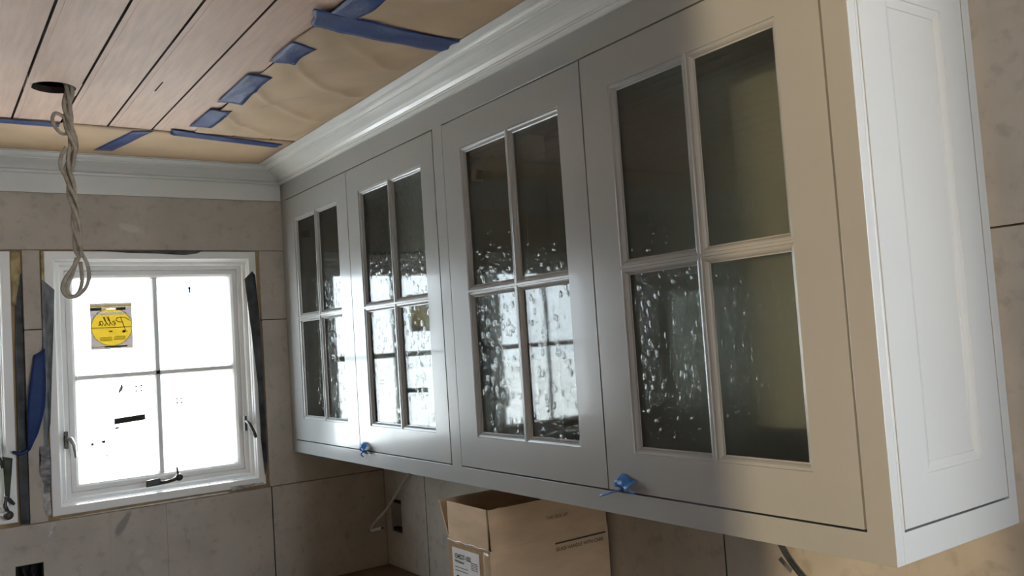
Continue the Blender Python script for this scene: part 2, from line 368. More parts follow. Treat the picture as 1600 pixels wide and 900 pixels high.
mb = MB(); holed(mb, 'x', YR, .15, FZ, TOP, [(-.130, -.045, -.335, -.208)], D + .0127, D + .15)
wall_right = struct(mb.build('wall_right', M['stud']), 'right wall of bare boards behind and below the cabinet')
def rboard(a0, a1, b0, b1, holes=()):
    mb = MB(); holed(mb, 'x', a0 + g, a1 - g, b0 + g, b1 - g, list(holes), D, D + .0125, 1); return mb.build('wall_board', [M['board'], M['screw']], wall_right)
rboard(-.314, 0, FZ, .3, [(-.127, -.048, -.332, -.211)]); rboard(-.314, 0, .3, TOP)
rboard(-1.654, -.314, FZ, .3); rboard(-1.654, -.314, .3, TOP)
rboard(YR, -1.654, FZ, .4725); rboard(YR, -1.654, .4725, TOP)
mb = MB(); mb.box(D + .15, XR, YR, YR + .12, FZ, TOP); mb.box(XR, XR + .12, YF - .12, YR + .12, FZ, TOP); struct(mb.build('wall_alcove', M['plain']))
mb = MB(); mb.lathe((0, 0, 0), [(.0062, -.0003), (.0058, -.0011), (.0030, -.0013), (.0022, -.0007)], 12, 'x')
sc1 = mb.build('screw', M['screw'], wall_right, weld=False)
for i, (y, z) in enumerate([(-2.287, .509), (-2.304, .437), (-2.299, .269), (-1.631, -.157), (-1.684, -.147), (-.316, -.135), (-.312, -.285), (-.028, -.36)]):
    if i == 0: sc1.location = (D, y, z + ZB)
    else: share(sc1.data, 'screw', wall_right, (D, y, z + ZB))
DOORY = (-3.83, -3.585)  # doorway slit in the unseen wall, narrowed to bound the warm light
mb = MB(); holed(mb, 'x', YF - .15, .15, FZ, TOP, [(*DOORY, FZ, .72)], XL - .12, XL); struct(mb.build('wall_left', M['plain']))
FW = (-.30, 1.40, -.06, .98)                # unseen window opening behind the camera, added and sized to light the room
mb = MB(); holed(mb, 'y', XL, XR + .12, FZ, TOP, [FW], YF - .12, YF); struct(mb.build('wall_front', M['plain']))
mb = MB(); mb.box(-6.2, XL - .12, -5.6, -5.48, FZ, TOP); mb.box(-6.2, -6.08, -5.48, -2.5, FZ, TOP); mb.box(-6.2, XL - .12, -2.5, -2.38, FZ, TOP)
mb.box(XL - .12, XL, -5.6, YF - .15, FZ, TOP); struct(mb.build('wall_passage', M['plain']))

# ---------------------------------------------------------------- ceiling planks
PW = .1147
hole_c, hole_r = (-.8085, -.750), .0475
def plank(x0, x1, hole=None):
    mb = MB(); a, b = x0 + .0018, x1 - .0018; y0, y1 = YF, .0; t = .016
    prof = [(a, H + t), (a, H + .004), (a + .001, H + .0012), (a + .0110, H + .0010), (a + .0125, H), (b - .0015, H), (b, H + .0018), (b, H + t)]
    def run(ya, yb):
        A = [mb.bm.verts.new((x, ya, z)) for x, z in prof]; B = [mb.bm.verts.new((x, yb, z)) for x, z in prof]; n = len(prof)
        mb.bm.faces.new(A); mb.bm.faces.new(list(reversed(B)))
        for i in range(n):
            f = mb.bm.faces.new((A[i], B[i], B[(i + 1) % n], A[(i + 1) % n])); f.material_index = 1 if i in (0, 1, 5, 6, 7) else 0
    if not hole: run(y0, y1)
    else:
        cx, cy = hole_c; r = hole_r; m = r + .004
        run(y0, cy - m); run(cy + m, y1)
        xs0, xs1 = a + .0125, b                     # square patch around the round cut-out
        n = 32; cir = [(cx + r * math.cos(2 * math.pi * k / n), cy + r * math.sin(2 * math.pi * k / n)) for k in range(n)]
        def outer(k):
            c, s_ = math.cos(2 * math.pi * k / n), math.sin(2 * math.pi * k / n)
            f = min(((xs1 - cx) / c) if c > 1e-6 else ((xs0 - cx) / c) if c < -1e-6 else 9, m / abs(s_) if abs(s_) > 1e-6 else 9)
            return (cx + c * f, cy + s_ * f)
        out = [outer(k) for k in range(n)]
        for k in range(n):
            p, q, u, v = cir[k], cir[(k + 1) % n], out[(k + 1) % n], out[k]
            mb.face([(*p, H), (*q, H), (*u, H), (*v, H)]); mb.face([(*p, H + t), (*q, H + t), (*u, H + t), (*v, H + t)])
            mb.face([(*p, H), (*q, H), (*q, H + t), (*p, H + t)], 1)
        for sx in (xs0, xs1):
            for sy in (cy - m, cy + m):
                c = (sx, sy); near = sorted(out, key=lambda p: (p[0] - sx) ** 2 + (p[1] - sy) ** 2)
                e1 = min((p for p in out if abs(p[0] - sx) < 1e-6), key=lambda p: abs(p[1] - sy)); e2 = min((p for p in out if abs(p[1] - sy) < 1e-6), key=lambda p: abs(p[0] - sx))
                mb.face([(*c, H), (*e1, H), (*e2, H)]); mb.face([(*c, H + t), (*e1, H + t), (*e2, H + t)])
        mb.prism([(x, cy - m, z) for x, z in prof[:5]] + [(xs0, cy - m, H + t)], (0, 2 * m, 0))
    return mb.build('plank', [M['plank'], M['plankdark']], ceiling, weld=False)
x = -.4085
edges = [x + PW * k for k in range(-19, 21)]
for e0, e1 in zip(edges, edges[1:]):
    plank(e0, e1, hole=(e0 < hole_c[0] < e1))
mb = MB(); mb.box(XL, edges[0] - .002, YF, 0, H, H + .016); mb.build('plank', M['plank'], ceiling)
# a dark split in one plank
mb = MB(); mb.prism([(-.598, -.806, H - .0006), (-.594, -.806, H - .0006), (-.594, -.885, H - .0006), (-.597, -.885, H - .0006)], (0, 0, .001)); mb.build('split', M['dark'], ceiling)

# white flat strip between crown and ceiling paper, crown mouldings and frieze
prof = [(0, .946), (.006, .946), (.0105, .9485), (.0115, .9525), (.010, .9565), (.0125, .958), (.0175, .9585), (.0195, .9605), (.024, .9655), (.033, .9715), (.044, .9765),
        (.056, .981), (.0615, .9825), (.0625, .9855), (.068, .9865), (.073, .9895), (.0755, .9945), (.0765, .9985), (.078, H - .0008), (0, H - .0008)]
def sweep(mb, fa, fb):
    A = [mb.bm.verts.new(fa(*p)) for p in prof]; B = [mb.bm.verts.new(fb(*p)) for p in prof]; n = len(prof)
    for i in range(n):
        f = mb.bm.faces.new((A[i], A[(i + 1) % n], B[(i + 1) % n], B[i])); f.smooth = False
    mb.bm.faces.new(A); mb.bm.faces.new(list(reversed(B)))
mb = MB(); sweep(mb, lambda o, z: (XL + o, -o, z), lambda o, z: (-o, -o, z)); mb.box(XL, -.003, -.011, 0, .8875, .9462)
struct(mb.build('trim_1', M['trim']), 'white crown moulding and frieze board along the window wall')
mb = MB(); sweep(mb, lambda o, z: (-o, -o, z), lambda o, z: (-o, -(L + o), z)); sweep(mb, lambda o, z: (-o, -(L + o), z), lambda o, z: (D, -(L + o), z))
struct(mb.build('trim_2', M['trim']), 'white crown moulding along the top of the wall cabinet')
mb = MB(); mb.box(-.104, -.070, -L - .08, -.07, H - .0030, H - .0002); struct(mb.build('trim_3', M['trim']), 'flat white strip between ceiling paper and cabinet crown')
mb = MB(); mb.box(XL, -.104, -.092, -.066, H - .0030, H - .0002); struct(mb.build('trim_4', M['trim']), 'flat white strip between ceiling paper and window wall crown')

# ---------------------------------------------------------------- windows
def window(name, x0, dirt):
    root = empty(name, (x0 + .328, .03, -.1)); struct(root)
    mp = lambda a, b, d: (a, d, b)
    x1 = x0 + .657; z0, z1 = -.1, .708
    mb = MB(); mb.ring(mp, x0, x1, z0, z1, [(0, .10), (0, .006), (.002, .004), (.024, .004), (.0265, .006), (.028, .010), (.0305, .011), (.0315, .016), (.0315, .10)])
    mb.ring(mp, x0 + .0315, x1 - .0315, z0 + .0315, z1 - .0315, [(0, .026), (.010, .026), (.013, .029), (.0135, .036), (.0265, .036), (.0275, .042), (.0275, .10), (0, .10)])
    mb.build('window_frame', M['vinyl'], root)
    s0, s1, t0, t1 = x0 + .060, x1 - .060, z0 + .060, z1 - .060
    mb = MB(); mb.ring(mp, s0, s1, t0, t1, [(0, .042), (.014, .042), (.0165, .044), (.0205, .0465), (.0255, .054), (.0255, .078), (0, .078)])
    sash = mb.build('sash', M['vinyl'], root)
    gx0, gx1, gz0, gz1 = s0 + .0255, s1 - .0255, t0 + .0255, t1 - .0255
    cx, cz = (gx0 + gx1) / 2, .311
    mp2 = [(-.0105, .060), (-.0105, .056), (-.006, .050), (.006, .050), (.0105, .056), (.0105, .060)]
    mb = MB(); mb.prism([(cx + u, v, gz0) for u, v in mp2], (0, 0, gz1 - gz0)); mb.build('muntin', M['vinyl'], sash)
    mb = MB(); mb.prism([(gx0, v, cz + u) for u, v in mp2], (gx1 - gx0, 0, 0)); mb.build('muntin', M['vinyl'], sash)
    for a0, a1 in ((gx0, cx), (cx, gx1)):
        for b0, b1 in ((gz0, cz), (cz, gz1)):
            mb = MB(); mb.box(a0, a1, .0605, .0645, b0, b1); mb.build('pane', M['glass'], sash)
    # crank operator
    ox = x0 + .265
    mb = MB(); mb.prism([(ox, -.004, -.052), (ox + .043, -.004, -.050), (ox + .043, -.018, -.048), (ox, -.018, -.050)], (0, 0, .022))
    op = mb.build('crank_operator', M['bronze'], root, bevel=.003)
    mb = MB(); mb.tube([(ox + .040, -.016, -.041), (ox + .060, -.019, -.041), (ox + .080, -.022, -.037), (ox + .094, -.026, -.031)], [.0065, .0055, .006, .0085], 10)
    mb.lathe((ox + .096, -.030, -.030), [(.003, -.010), (.011, -.008), (.012, 0), (.010, .008), (.003, .010)], 12, 'y')
    mb.tube([(ox + .094, -.030, -.022), (ox + .090, -.034, .004)], [.0038, .0028], 8); mb.build('crank_handle', M['bronze'], op)
    # sash locks on both jambs
    lx = x0 + .043
    mb = MB(); mb.box(lx, lx + .008, .010, .030, .098, .150); lk = mb.build('sash_lock', M['bronze'], root)
    mb = MB(); mb.tube([(lx + .002, .006, .130), (lx + .012, -.012, .128), (lx + .020, -.014, .110), (lx + .024, -.012, .070)], [.006, .007, .0055, .0035], 8); mb.build('lock_lever', M['steel'], lk)
    rx_ = x1 - .0645
    mb = MB(); mb.box(rx_, rx_ + .008, .006, .032, .090, .140); lk = mb.build('sash_lock', M['bronze'], root)
    mb = MB(); mb.tube([(rx_ + .004, .002, .125), (rx_ + .012, -.012, .112), (rx_ + .022, -.020, .085), (rx_ + .028, -.020, .066)], [.005, .0055, .006, .005], 8); mb.build('lock_lever', M['bronze'], lk)
    return root
win1 = window('window_1', -.756, True); win1['label'] = 'white four-pane casement window with crank, beside the cabinet'
win2 = window('window_2', -1.503, False); win2['label'] = 'white casement window cut off by the left picture edge'

# printed marks on the panes (part of the window)
yg = .0602
def mark(pts, mat):
    mb = MB(); mb.prism([(x, yg, z) for x, z in pts], (0, .0002, 0)); return mb.build('printed_mark', mat, win1)
def qd(x, z, w_, h_, tilt=0.):
    if max(w_, h_) < .01: w_, h_ = w_ * 1.5, h_ * 1.5
    return [(x - w_ / 2, z - h_ / 2 - tilt), (x + w_ / 2, z - h_ / 2 + tilt), (x + w_ / 2, z + h_ / 2 + tilt), (x - w_ / 2, z + h_ / 2 - tilt)]
mb = MB(); mb.prism([(x, yg, z) for x, z in qd(-.5175, .166, .094, .019, .003)], (0, .0002, 0)); mb.mi = 1
mb.prism([(x, yg - .0002, z) for x, z in qd(-.5175, .166, .084, .005, .003)], (0, .0001, 0)); mb.build('printed_mark', [M['filmblack'], M['filmcream']], win1)
mb = MB()
for dz, w_, h_ in ((.006, .012, .006), (-.003, .012, .003)): mb.prism([(x, yg, z) for x, z in qd(-.557, .136 + dz, w_, h_, .001)], (0, .0002, 0))
mb.build('printed_mark', M['filmblack'], win1)
mark([(-.549, .248), (-.543, .256), (-.536, .262), (-.534, .273), (-.540, .284), (-.543, .272), (-.549, .260)], M['markred'])
mark(qd(-.549, .232, .020, .003, .001), M['markgrey'])
for cx_, cz_, s_ in ((-.487, .263, .008), (-.362, .211, .007)):
    mb = MB()
    for sx in (-1, 1):
        for sz in (-1, 1): mb.prism([(x, yg, z) for x, z in qd(cx_ + sx * s_, cz_ + sz * s_, .0045, .0035)], (0, .0002, 0))
    mb.build('printed_mark', M['markgrey'], win1)
mb = MB(); mb.prism([(x, yg, z) for x, z in qd(-.615, .102, .036, .0025, .001)], (0, .0002, 0)); mb.prism([(x, yg, z) for x, z in qd(-.598, .103, .007, .006)], (0, .0002, 0)); mb.prism([(x, yg, z) for x, z in qd(-.631, .098, .005, .005)], (0, .0002, 0)); mb.build('printed_mark', M['markblue'], win1)
mb = MB()
for k in range(5):
    a = k * 1.1; mb.prism([(x, yg, z) for x, z in qd(-.583 + .006 * math.cos(a), .060 + .007 * math.sin(a), .003, .003)], (0, .0002, 0))
mb.build('printed_mark', M['markgrey'], win1)
mb = MB(); mb.prism([(x, yg, z) for x, z in qd(-.313, .589, .006, .006)], (0, .0002, 0)); mb.prism([(x, yg, z) for x, z in qd(-.312, .579, .004, .008)], (0, .0002, 0)); mb.build('printed_mark', M['filmblack'], win1)

# maker's sticker: its printed side faces outdoors, so the lettering reads mirrored from inside
st = empty('sticker', (-.561, yg, .40)); tag(st, 'square grey sticker with a yellow disc on the upper left window pane', 'sticker')
mb = MB(); n_ = 40
for k in range(n_):         # square film with a round opening for the disc
    a0, a1 = 2 * math.pi * (k + .5) / n_, 2 * math.pi * (k + 1.5) / n_
    def out_(a):
        c, s_ = math.cos(a), math.sin(a); f = min((.0622 if c > 0 else .0628) / max(abs(c), 1e-6), (.063 if s_ > 0 else .0615) / max(abs(s_), 1e-6)); return (-.5612 + c * f, yg - .0002, .468 + s_ * f)
    in_ = lambda a: (-.5612 + .0600 * math.cos(a), yg - .0002, .468 + .0600 * math.sin(a))
    mb.face([in_(a0), in_(a1), out_(a1), out_(a0)])
for sx, sz in ((-.0628, .063), (.0622, .063), (-.0628, -.0615), (.0622, -.0615)):
    ang = math.atan2(sz, sx); k = math.floor(ang / (2 * math.pi / n_) - .5); a0, a1 = 2 * math.pi * (k + .5) / n_, 2 * math.pi * (k + 1.5) / n_
    mb.face([out_(a0), out_(a1), (-.5612 + sx, yg - .0002, .468 + sz)])
for z0, z1 in ((.5085, .5155), (.4655, .4668)):
    h0 = math.sqrt(.06 ** 2 - (z0 - .468) ** 2); mb.face([(-.5612 - h0, yg - .0002, z0), (-.5612 + h0, yg - .0002, z0), (-.5612 + h0 * .97, yg - .0002, z1), (-.5612 - h0 * .97, yg - .0002, z1)])
for z0, z1 in ((.540, .546), (.531, .533), (.397, .4025)): mb.face([(-.624, yg - .0002, z0), (-.499, yg - .0002, z0), (-.499, yg - .0002, z1), (-.624, yg - .0002, z1)])
mb.face([(-.585, yg - .0002, .4025), (-.499, yg - .0002, .4025), (-.499, yg - .0002, .4065), (-.585, yg - .0002, .4065)])
mb.build('backing', M['filmgrey'], st)
def disc(a0, a1, rx_, rz_, cx_, cz_, n=24): return [(cx_ + rx_ * math.cos(a0 + (a1 - a0) * k / n), cz_ + rz_ * math.sin(a0 + (a1 - a0) * k / n)) for k in range(n + 1)]
def chord(z0, z1, cx_, cz_, r):      # slice of a disc between two heights
    pts = []
    for k in range(13): z = z0 + (z1 - z0) * k / 12; pts.append((cx_ + math.sqrt(max(0, r * r - (z - cz_) ** 2)), z))
    return pts + [(2 * cx_ - x_, z) for x_, z in reversed(pts)]
mb = MB(); sc_ = (-.5612, .468, .0615)
for z0, z1 in ((.4075, .4655), (.4668, .5085), (.5155, .526)):
    mb.prism([(x_, yg - .0008, z) for x_, z in chord(z0, z1, *sc_)], (0, .0003, 0))
mb.build('disc', M['filmyellow'], st, weld=False)
mb = MB(); mb.box(-.624, -.499, yg - .0009, yg - .0005, .533, .540); mb.build('cream_band', M['filmcream'], st); mb = MB(); mb.box(-.624, -.585, yg - .0009, yg - .0005, .4025, .4065); mb.build('cream_band', M['filmcream'], st)
mb = MB(); mb.box(-.624, -.590, yg - .0009, yg - .0005, .522, .531); mb.box(-.547, -.518, yg - .0009, yg - .0005, .522, .531); mb.box(-.584, -.517, yg - .0009, yg - .0005, .402, .407)
mb.box(-.622, -.499, yg - .0012, yg - .0009, .4652, .4672); mb.build('black_band', M['filmblack'], st)
# handwriting-like word, drawn as strokes and mirrored
def stroke(mb, pts, wd, y):
    for p, q in zip(pts, pts[1:]):
        p, q = Vector(p), Vector(q); d = (q - p).normalized(); n_ = Vector((-d.y, d.x)) * wd
        p = p - d * wd * .5; q = q + d * wd * .5
        mb.prism([(a.x, y, a.y) for a in (p + n_, q + n_, q - n_, p - n_)], (0, .0002, 0))
word = [  # u grows to the reading direction
    [(0, 12), (3, 15), (9, 17), (16, 17.5), (21, 15.5), (22, 12), (18, 9.5), (12, 9)], [(14, 17), (11, 9), (8, 0), (6, -6), (3, -8)],
    [(23, 6), (27, 8), (28, 10.5), (25.5, 11), (23.5, 7.5), (25, 4), (29, 5)],
    [(29, 5), (35, 13), (37, 18), (35, 18), (32.5, 9), (33.5, 4), (36, 5)], [(36, 5), (42, 13), (44, 18), (42, 18), (39.5, 9), (40.5, 4), (43, 5)],
    [(50, 11), (46, 11), (44.5, 7), (46.5, 4), (49, 6), (50.5, 11), (50, 5), (53, 5)]]
mb = MB()
for s_ in word: stroke(mb, [(-.510 - u * .00172 , .4655 + v * .00192) for u, v in s_], .0011, yg - .0014)
mb.box(-.530, -.521, yg - .0014, yg - .0012, .448, .456); mb.box(-.570, -.560, yg - .0014, yg - .0012, .452, .456)
mb.build('lettering', M['filmbrown'], st, weld=False)
mb = MB()
for k in range(4): mb.box(-.598, -.562, yg - .0013, yg - .0012, .434 - k * .0035, .4355 - k * .0035); mb.box(-.556, -.522, yg - .0013, yg - .0012, .436 - k * .0035, .4375 - k * .0035)
mb.build('fine_print', M['filmbrown'], st)

# window surround: membranes, foam, torn tape, shims
def sheet(name, pts, y, mat, label, cat, t=.0016, bulge=.0, parent=None):
    mb = MB(); mb.prism([(x_, y - (bulge * (.5 + .5 * math.sin(i * 2.3))), z) for i, (x_, z) in enumerate(pts)], (0, t, 0))
    bmesh.ops.triangulate(mb.bm, faces=[f for f in mb.bm.faces if len(f.verts) > 4])
    o = mb.build(name, mat, parent, loc=None if parent else (pts[0][0], y, pts[0][1]))
    if label: tag(o, label, cat)
    return o
sheet('flashing_membrane', [(-.764, .621), (-.730, .587), (-.738, .554), (-.735, .495), (-.742, .377), (-.751, .261), (-.753, .184), (-.767, .109), (-.773, .100), (-.770, .379), (-.766, .496)], .0005, M['greymembrane'],
      'grey crinkled flashing strip lapping the left edge of the whole window', 'flashing', bulge=.004)
sheet('flashing_membrane', [(-.142, .612), (-.115, .639), (-.104, .625), (-.097, .468), (-.094, .201), (-.094, -.02), (-.104, -.070), (-.111, .049), (-.113, .247), (-.124, .381), (-.136, .536)], .0005, M['membrane'],
      'black flashing strip along the right edge of the window nearest the cabinet', 'flashing', bulge=.003)
sheet('flashing_membrane', [(-.628, .711), (-.515, .7085), (-.277, .7105), (-.300, .701), (-.340, .696), (-.437, .701), (-.516, .703)], .002, M['membrane'],
      'thin black flashing scrap over the top edge of the whole window', 'flashing')
sheet('flashing_membrane', [(-.821, .634), (-.8165, .643), (-.8165, .421), (-.8165, .229), (-.8165, -.111), (-.839, -.108), (-.840, .118), (-.839, .384), (-.833, .576)], .006, M['membrane'],
      'black flashing strip in the gap right of the cut-off window', 'flashing', bulge=.003)
mb = MB(); mb.grid(lambda u, v: (-.846 + .029 * u - .008 * u * v, .008 - .006 * math.sin(math.pi * u) - .003 * math.sin(9 * v + 4 * u), .704 - .16 * v), 6, 14, (0, .012, 0)); struct(mb.build('trim_5', M['foam']), 'yellow spray foam beside the cut-off window')
mb = MB(); mb.grid(lambda u, v: (-.765 + .011 * u, .008 - .004 * math.sin(math.pi * u) - .002 * math.sin(9 * v + 4 * u), .706 - .10 * v), 4, 10, (0, .012, 0)); struct(mb.build('trim_6', M['foam']), 'yellow spray foam at the upper left corner of the whole window')
mb = MB(); mb.prism([(-.225, -.004, -.0905), (-.113, -.004, -.0905), (-.110, -.004, -.0965), (-.216, -.004, -.1045)], (0, .02, 0)); shim = mb.build('wood_shim', M['smearpaper'], None, (-.17, -.004, -.105))
tag(shim, 'whitewashed wood shim under the right corner of the whole window', 'shim')
mb = MB(); mb.prism([(-.735, .001, -.1105), (-.36, .001, -.1105), (-.228, .001, -.1105), (-.232, .001, -.1045), (-.36, .001, -.1045), (-.5, .001, -.1065), (-.735, .001, -.1085)], (0, .02, 0)); o = mb.build('sill_strip', M['core'], None, (-.5, .001, -.1105))
tag(o, 'pale plaster strip running under the bottom of the whole window', 'strip')
sheet('torn_tape', [(-.785, .115), (-.757, .115), (-.758, .090), (-.755, .07), (-.757, .03), (-.760, -.030), (-.778, -.027), (-.776, .0), (-.787, .035), (-.782, .08)], -.0012, M['tornpaper'], 'torn lavender-grey tape remnant on the strip of wall between the windows', 'tape', t=.001)
sheet('torn_tape', [(-.780, -.027), (-.761, -.026), (-.760, -.055), (-.758, -.092), (-.770, -.095), (-.774, -.080), (-.778, -.071)], -.0024, M['smearpaper'], 'torn white tape remnant at the lower left corner of the whole window', 'tape', t=.001)
sheet('paper_sliver', [(-.757, -.114), (-.740, -.117), (-.767, -.162), (-.770, -.158)], -.0012, M['smearpaper'], 'pale paper sliver slanting below the lower left window corner', 'scrap', t=.001)
# wide blue tape hanging on the pier, with a twisted tail
mb = MB()
prof_t = [(.389, -.793, -.762), (.34, -.800, -.762), (.29, -.809, -.7625), (.229, -.816, -.766), (.187, -.817, -.776), (.15, -.818, -.787), (.128, -.817, -.799), (.109, -.8145, -.808)]
def tp(u, v):
    k = v * (len(prof_t) - 1); i = min(int(k), len(prof_t) - 2); f = k - i; z, a, b = [p + (q - p) * f for p, q in zip(prof_t[i], prof_t[i + 1])]
    return (a + (b - a) * u, -.004 - .006 * (1 - u) - .007 * math.sin(math.pi * v), z + .019 * u * (1 - v))
mb.grid(tp, 4, 16, (0, .0008, 0)); mb.tube([(-.813, -.008, .112), (-.822, -.012, .105), (-.834, -.014, .100), (-.846, -.014, .104), (-.856, -.012, .110)], [.006, .006, .0055, .005, .004], 6, .3)
o = mb.build('blue_tape', M['tape'], None, (-.79, -.004, .109), weld=False); tag(o, 'long blue tape hanging on the wall between the windows', 'tape')
mb = MB(); mb.grid(lambda u, v: (-.882 + .026 * u * (1 - .55 * v) + .004 * v, -.006 - .004 * math.sin(6 * v), .098 - .115 * v - .008 * u), 3, 10, (0, .002, 0)); o = mb.build('olive_strip', M['olive'], None, (-.87, -.006, -.02)); tag(o, 'dark olive strip dangling from the latch of the cut-off window', 'strip')
mb = MB(); mb.lathe((-.872, -.022, -.072), [(.004, -.010), (.012, -.007), (.0135, 0), (.012, .007), (.004, .010)], 14, 'y'); mb.tube([(-.872, -.02, -.064), (-.880, -.016, -.045), (-.878, -.012, -.020), (-.868, -.008, -.030), (-.855, -.006, -.045)], [.005, .006, .005, .007, .004], 8); o = mb.build('window_crank', M['bronze'], None, (-.872, -.02, -.072), weld=False); tag(o, 'dark crank with round knob on the sill of the cut-off window', 'crank')

# outlet boxes let into the walls
mb = MB(); holed(mb, 'y', -.856, -.785, -.338, -.2285, [], .002, .004)
ob = empty('outlet_box', (-.82, .03, -.338)); tag(ob, 'dark empty outlet hole low in the wall left of the window', 'outlet box'); mb.bm.free()
mb = MB(); mb.ring(lambda a, b, d: (a, d, b), -.8565, -.7845, -.3395, -.2275, [(0, .001), (.003, .001), (.003, .045), (0, .045)]); mb.box(-.8565, -.7845, .045, .048, -.3395, -.2275); mb.build('box', M['dark'], ob)
mb = MB(); mb.tube([(-.84, .04, -.23), (-.835, .012, -.25), (-.825, .010, -.28), (-.83, .014, -.33)], .004, 8); mb.tube([(-.81, .04, -.232), (-.815, .014, -.255), (-.80, .012, -.29), (-.81, .016, -.33)], .004, 8); mb.build('wire', M['membrane'], ob)
ob = empty('outlet_box', (D + .03, -.0875, -.331)); tag(ob, 'narrow outlet hole in the right wall beside the loose white cable', 'outlet box')
mb = MB(); mb.ring(lambda a, b, d: (D + d, a, b), -.1265, -.0485, -.3315, -.2115, [(0, .001), (.002, .001), (.002, .05), (0, .05)]); mb.box(D + .05, D + .053, -.1265, -.0485, -.3315, -.2115); mb.build('box', M['plain'], ob)
mb = MB(); mb.box(D + .001, D + .02, -.12, -.055, -.226, -.2135); mb.build('mounting_ear', M['dark'], ob); mb = MB(); mb.box(D + .001, D + .02, -.12, -.055, -.3295, -.317); mb.build('mounting_ear', M['dark'], ob)

# ---------------------------------------------------------------- paper and tape on the ceiling
def wr(x_, y):            # how far the paper hangs below the planks
    e = min(1, max(0, (x_ + .43) / .06)) * min(1, max(0, (-.10 - x_) / .05))
    e *= min(1, max(0, (-.475 - y) / .07)) * min(1, abs(y + 1.41) / .12)
    a = math.sin(23 * x_ + 17 * y + 2 * math.sin(9 * y)); b = math.sin(-31 * x_ + 26 * y + 1.7 * math.sin(14 * x_ + 3)); c = math.sin(55 * x_ + 9 * y + 3 * math.sin(6 * y))
    d = abs(math.sin(11 * (x_ + .42) + 7.5 * (y + 1.40) + .8 * math.sin(5 * y))); f = abs(math.sin(-8 * x_ + 13 * y + 1.3 * math.sin(7 * x_)))
    return .0030 + e * (.0075 + .0030 * a + .0024 * b + .0012 * c - .0060 * (1 - d) ** 3 + .0060 * (1 - f) ** 4)
def paper(name, x0, x1, y0, y1, nx, ny, label, fn, edge=None):
    mb = MB()
    def f(u, v):
        x_, y = x0 + (x1 - x0) * u, y0 + (y1 - y0) * v
        if edge: x_, y = edge(u, v, x_, y)
        return (x_, y, H - fn(x_, y))
    mb.grid(f, nx, ny, (0, 0, .0006)); o = mb.build(name, M['kraft'], None, ((x0 + x1) / 2, (y0 + y1) / 2, H)); tag(o, label, 'paper', 'kraft paper sheets masking the ceiling'); return o
paper('paper_sheet', XL, -.1045, -.437, -.090, 60, 8, 'brown kraft paper strip taped along the ceiling above the window wall', lambda x_, y: .0018 + .0006 * math.sin(20 * x_) * math.sin(math.pi * (y + .437) / .347))
paper('paper_sheet', -.418, -.1045, -1.445, -.455, 40, 110, 'wrinkled brown kraft paper sheet taped above the far half of cabinet', wr,
      lambda u, v, x_, y: (x_ + (1 - u) * .006 * math.sin(19 * v + 1), y))
paper('paper_sheet', -.400, -.1045, -2.60, -1.425, 30, 90, 'brown kraft paper sheet above the near cabinet, cut by top picture edge', lambda x_, y: wr(x_, y) + .0012)
def tape(corners, label, nu=10, nv=4, off=.0030, fn=wr, mat='tape', rag=.0):
    a, b, c, d = [Vector(p) for p in corners]
    mb = MB()
    def f(u, v):
        p = (a + (b - a) * u) * (1 - v) + (d + (c - d) * u) * v
        if rag and u in (0, 1): p = p + (b - a).normalized() * rag * math.sin(40 * v + 3 * u)
        z = max(fn(p.x, p.y), .0026) + off
        return (p.x, p.y, H - z - .0007 * math.sin(21 * u + 9 * v) * math.sin(math.pi * v))
    mb.grid(f, nu, nv, (0, 0, .0005)); ctr = (a + b + c + d) / 4
    o = mb.build('blue_tape', M[mat], None, (ctr.x, ctr.y, H)); tag(o, label, 'tape', 'blue tape strips on the ceiling'); return o
flat = lambda x_, y: .0026
tape([(-1.60, -.441), (-.756, -.441), (-.756, -.394), (-1.60, -.390)], 'blue tape strip running along the ceiling left of the hanging cable', fn=flat, off=.0012, rag=.003)
tape([(-.571, -.418), (-.519, -.434), (-.578, -.155), (-.630, -.148)], 'blue tape strip slanting across the paper between cable and corner', fn=flat, off=.0012, nu=4, nv=10)
tape([(-.480, -.470), (-.130, -.398), (-.136, -.350), (-.464, -.406)], 'long blue tape strip reaching the corner of the two crowns', off=.0016, fn=lambda x_, y: max(wr(x_, min(y, -.455)), .003), rag=.004, nu=24)
tape([(-.443, -.520), (-.387, -.528), (-.384, -.719), (-.438, -.712)], 'small blue tape patch nearest the corner on the paper edge', nu=5, nv=12, off=.0016)
tape([(-.441, -.779), (-.384, -.803), (-.386, -1.038), (-.441, -1.032)], 'middle blue tape patch on the paper edge, with a bright crease', nu=5, nv=14, off=.0016)
tape([(-.427, -1.133), (-.371, -1.144), (-.371, -1.272), (-.427, -1.276)], 'blue tape patch on the paper edge just before the wide strip', nu=5, nv=12, off=.0016)
tape([(-.452, -1.462), (-.108, -1.427), (-.108, -1.352), (-.424, -1.377)], 'wide blue tape strip crossing the ceiling paper towards the crown', nu=40, nv=8, off=.0028, rag=.004, fn=lambda x_, y: wr(x_, y) + .0012)
tape([(-.418, -1.458), (-.361, -1.448), (-.361, -1.66), (-.418, -1.67)], 'blue tape patch at the top picture edge above the wide strip', nu=5, nv=12, off=.0035, fn=lambda x_, y: wr(x_, y) + .0012)

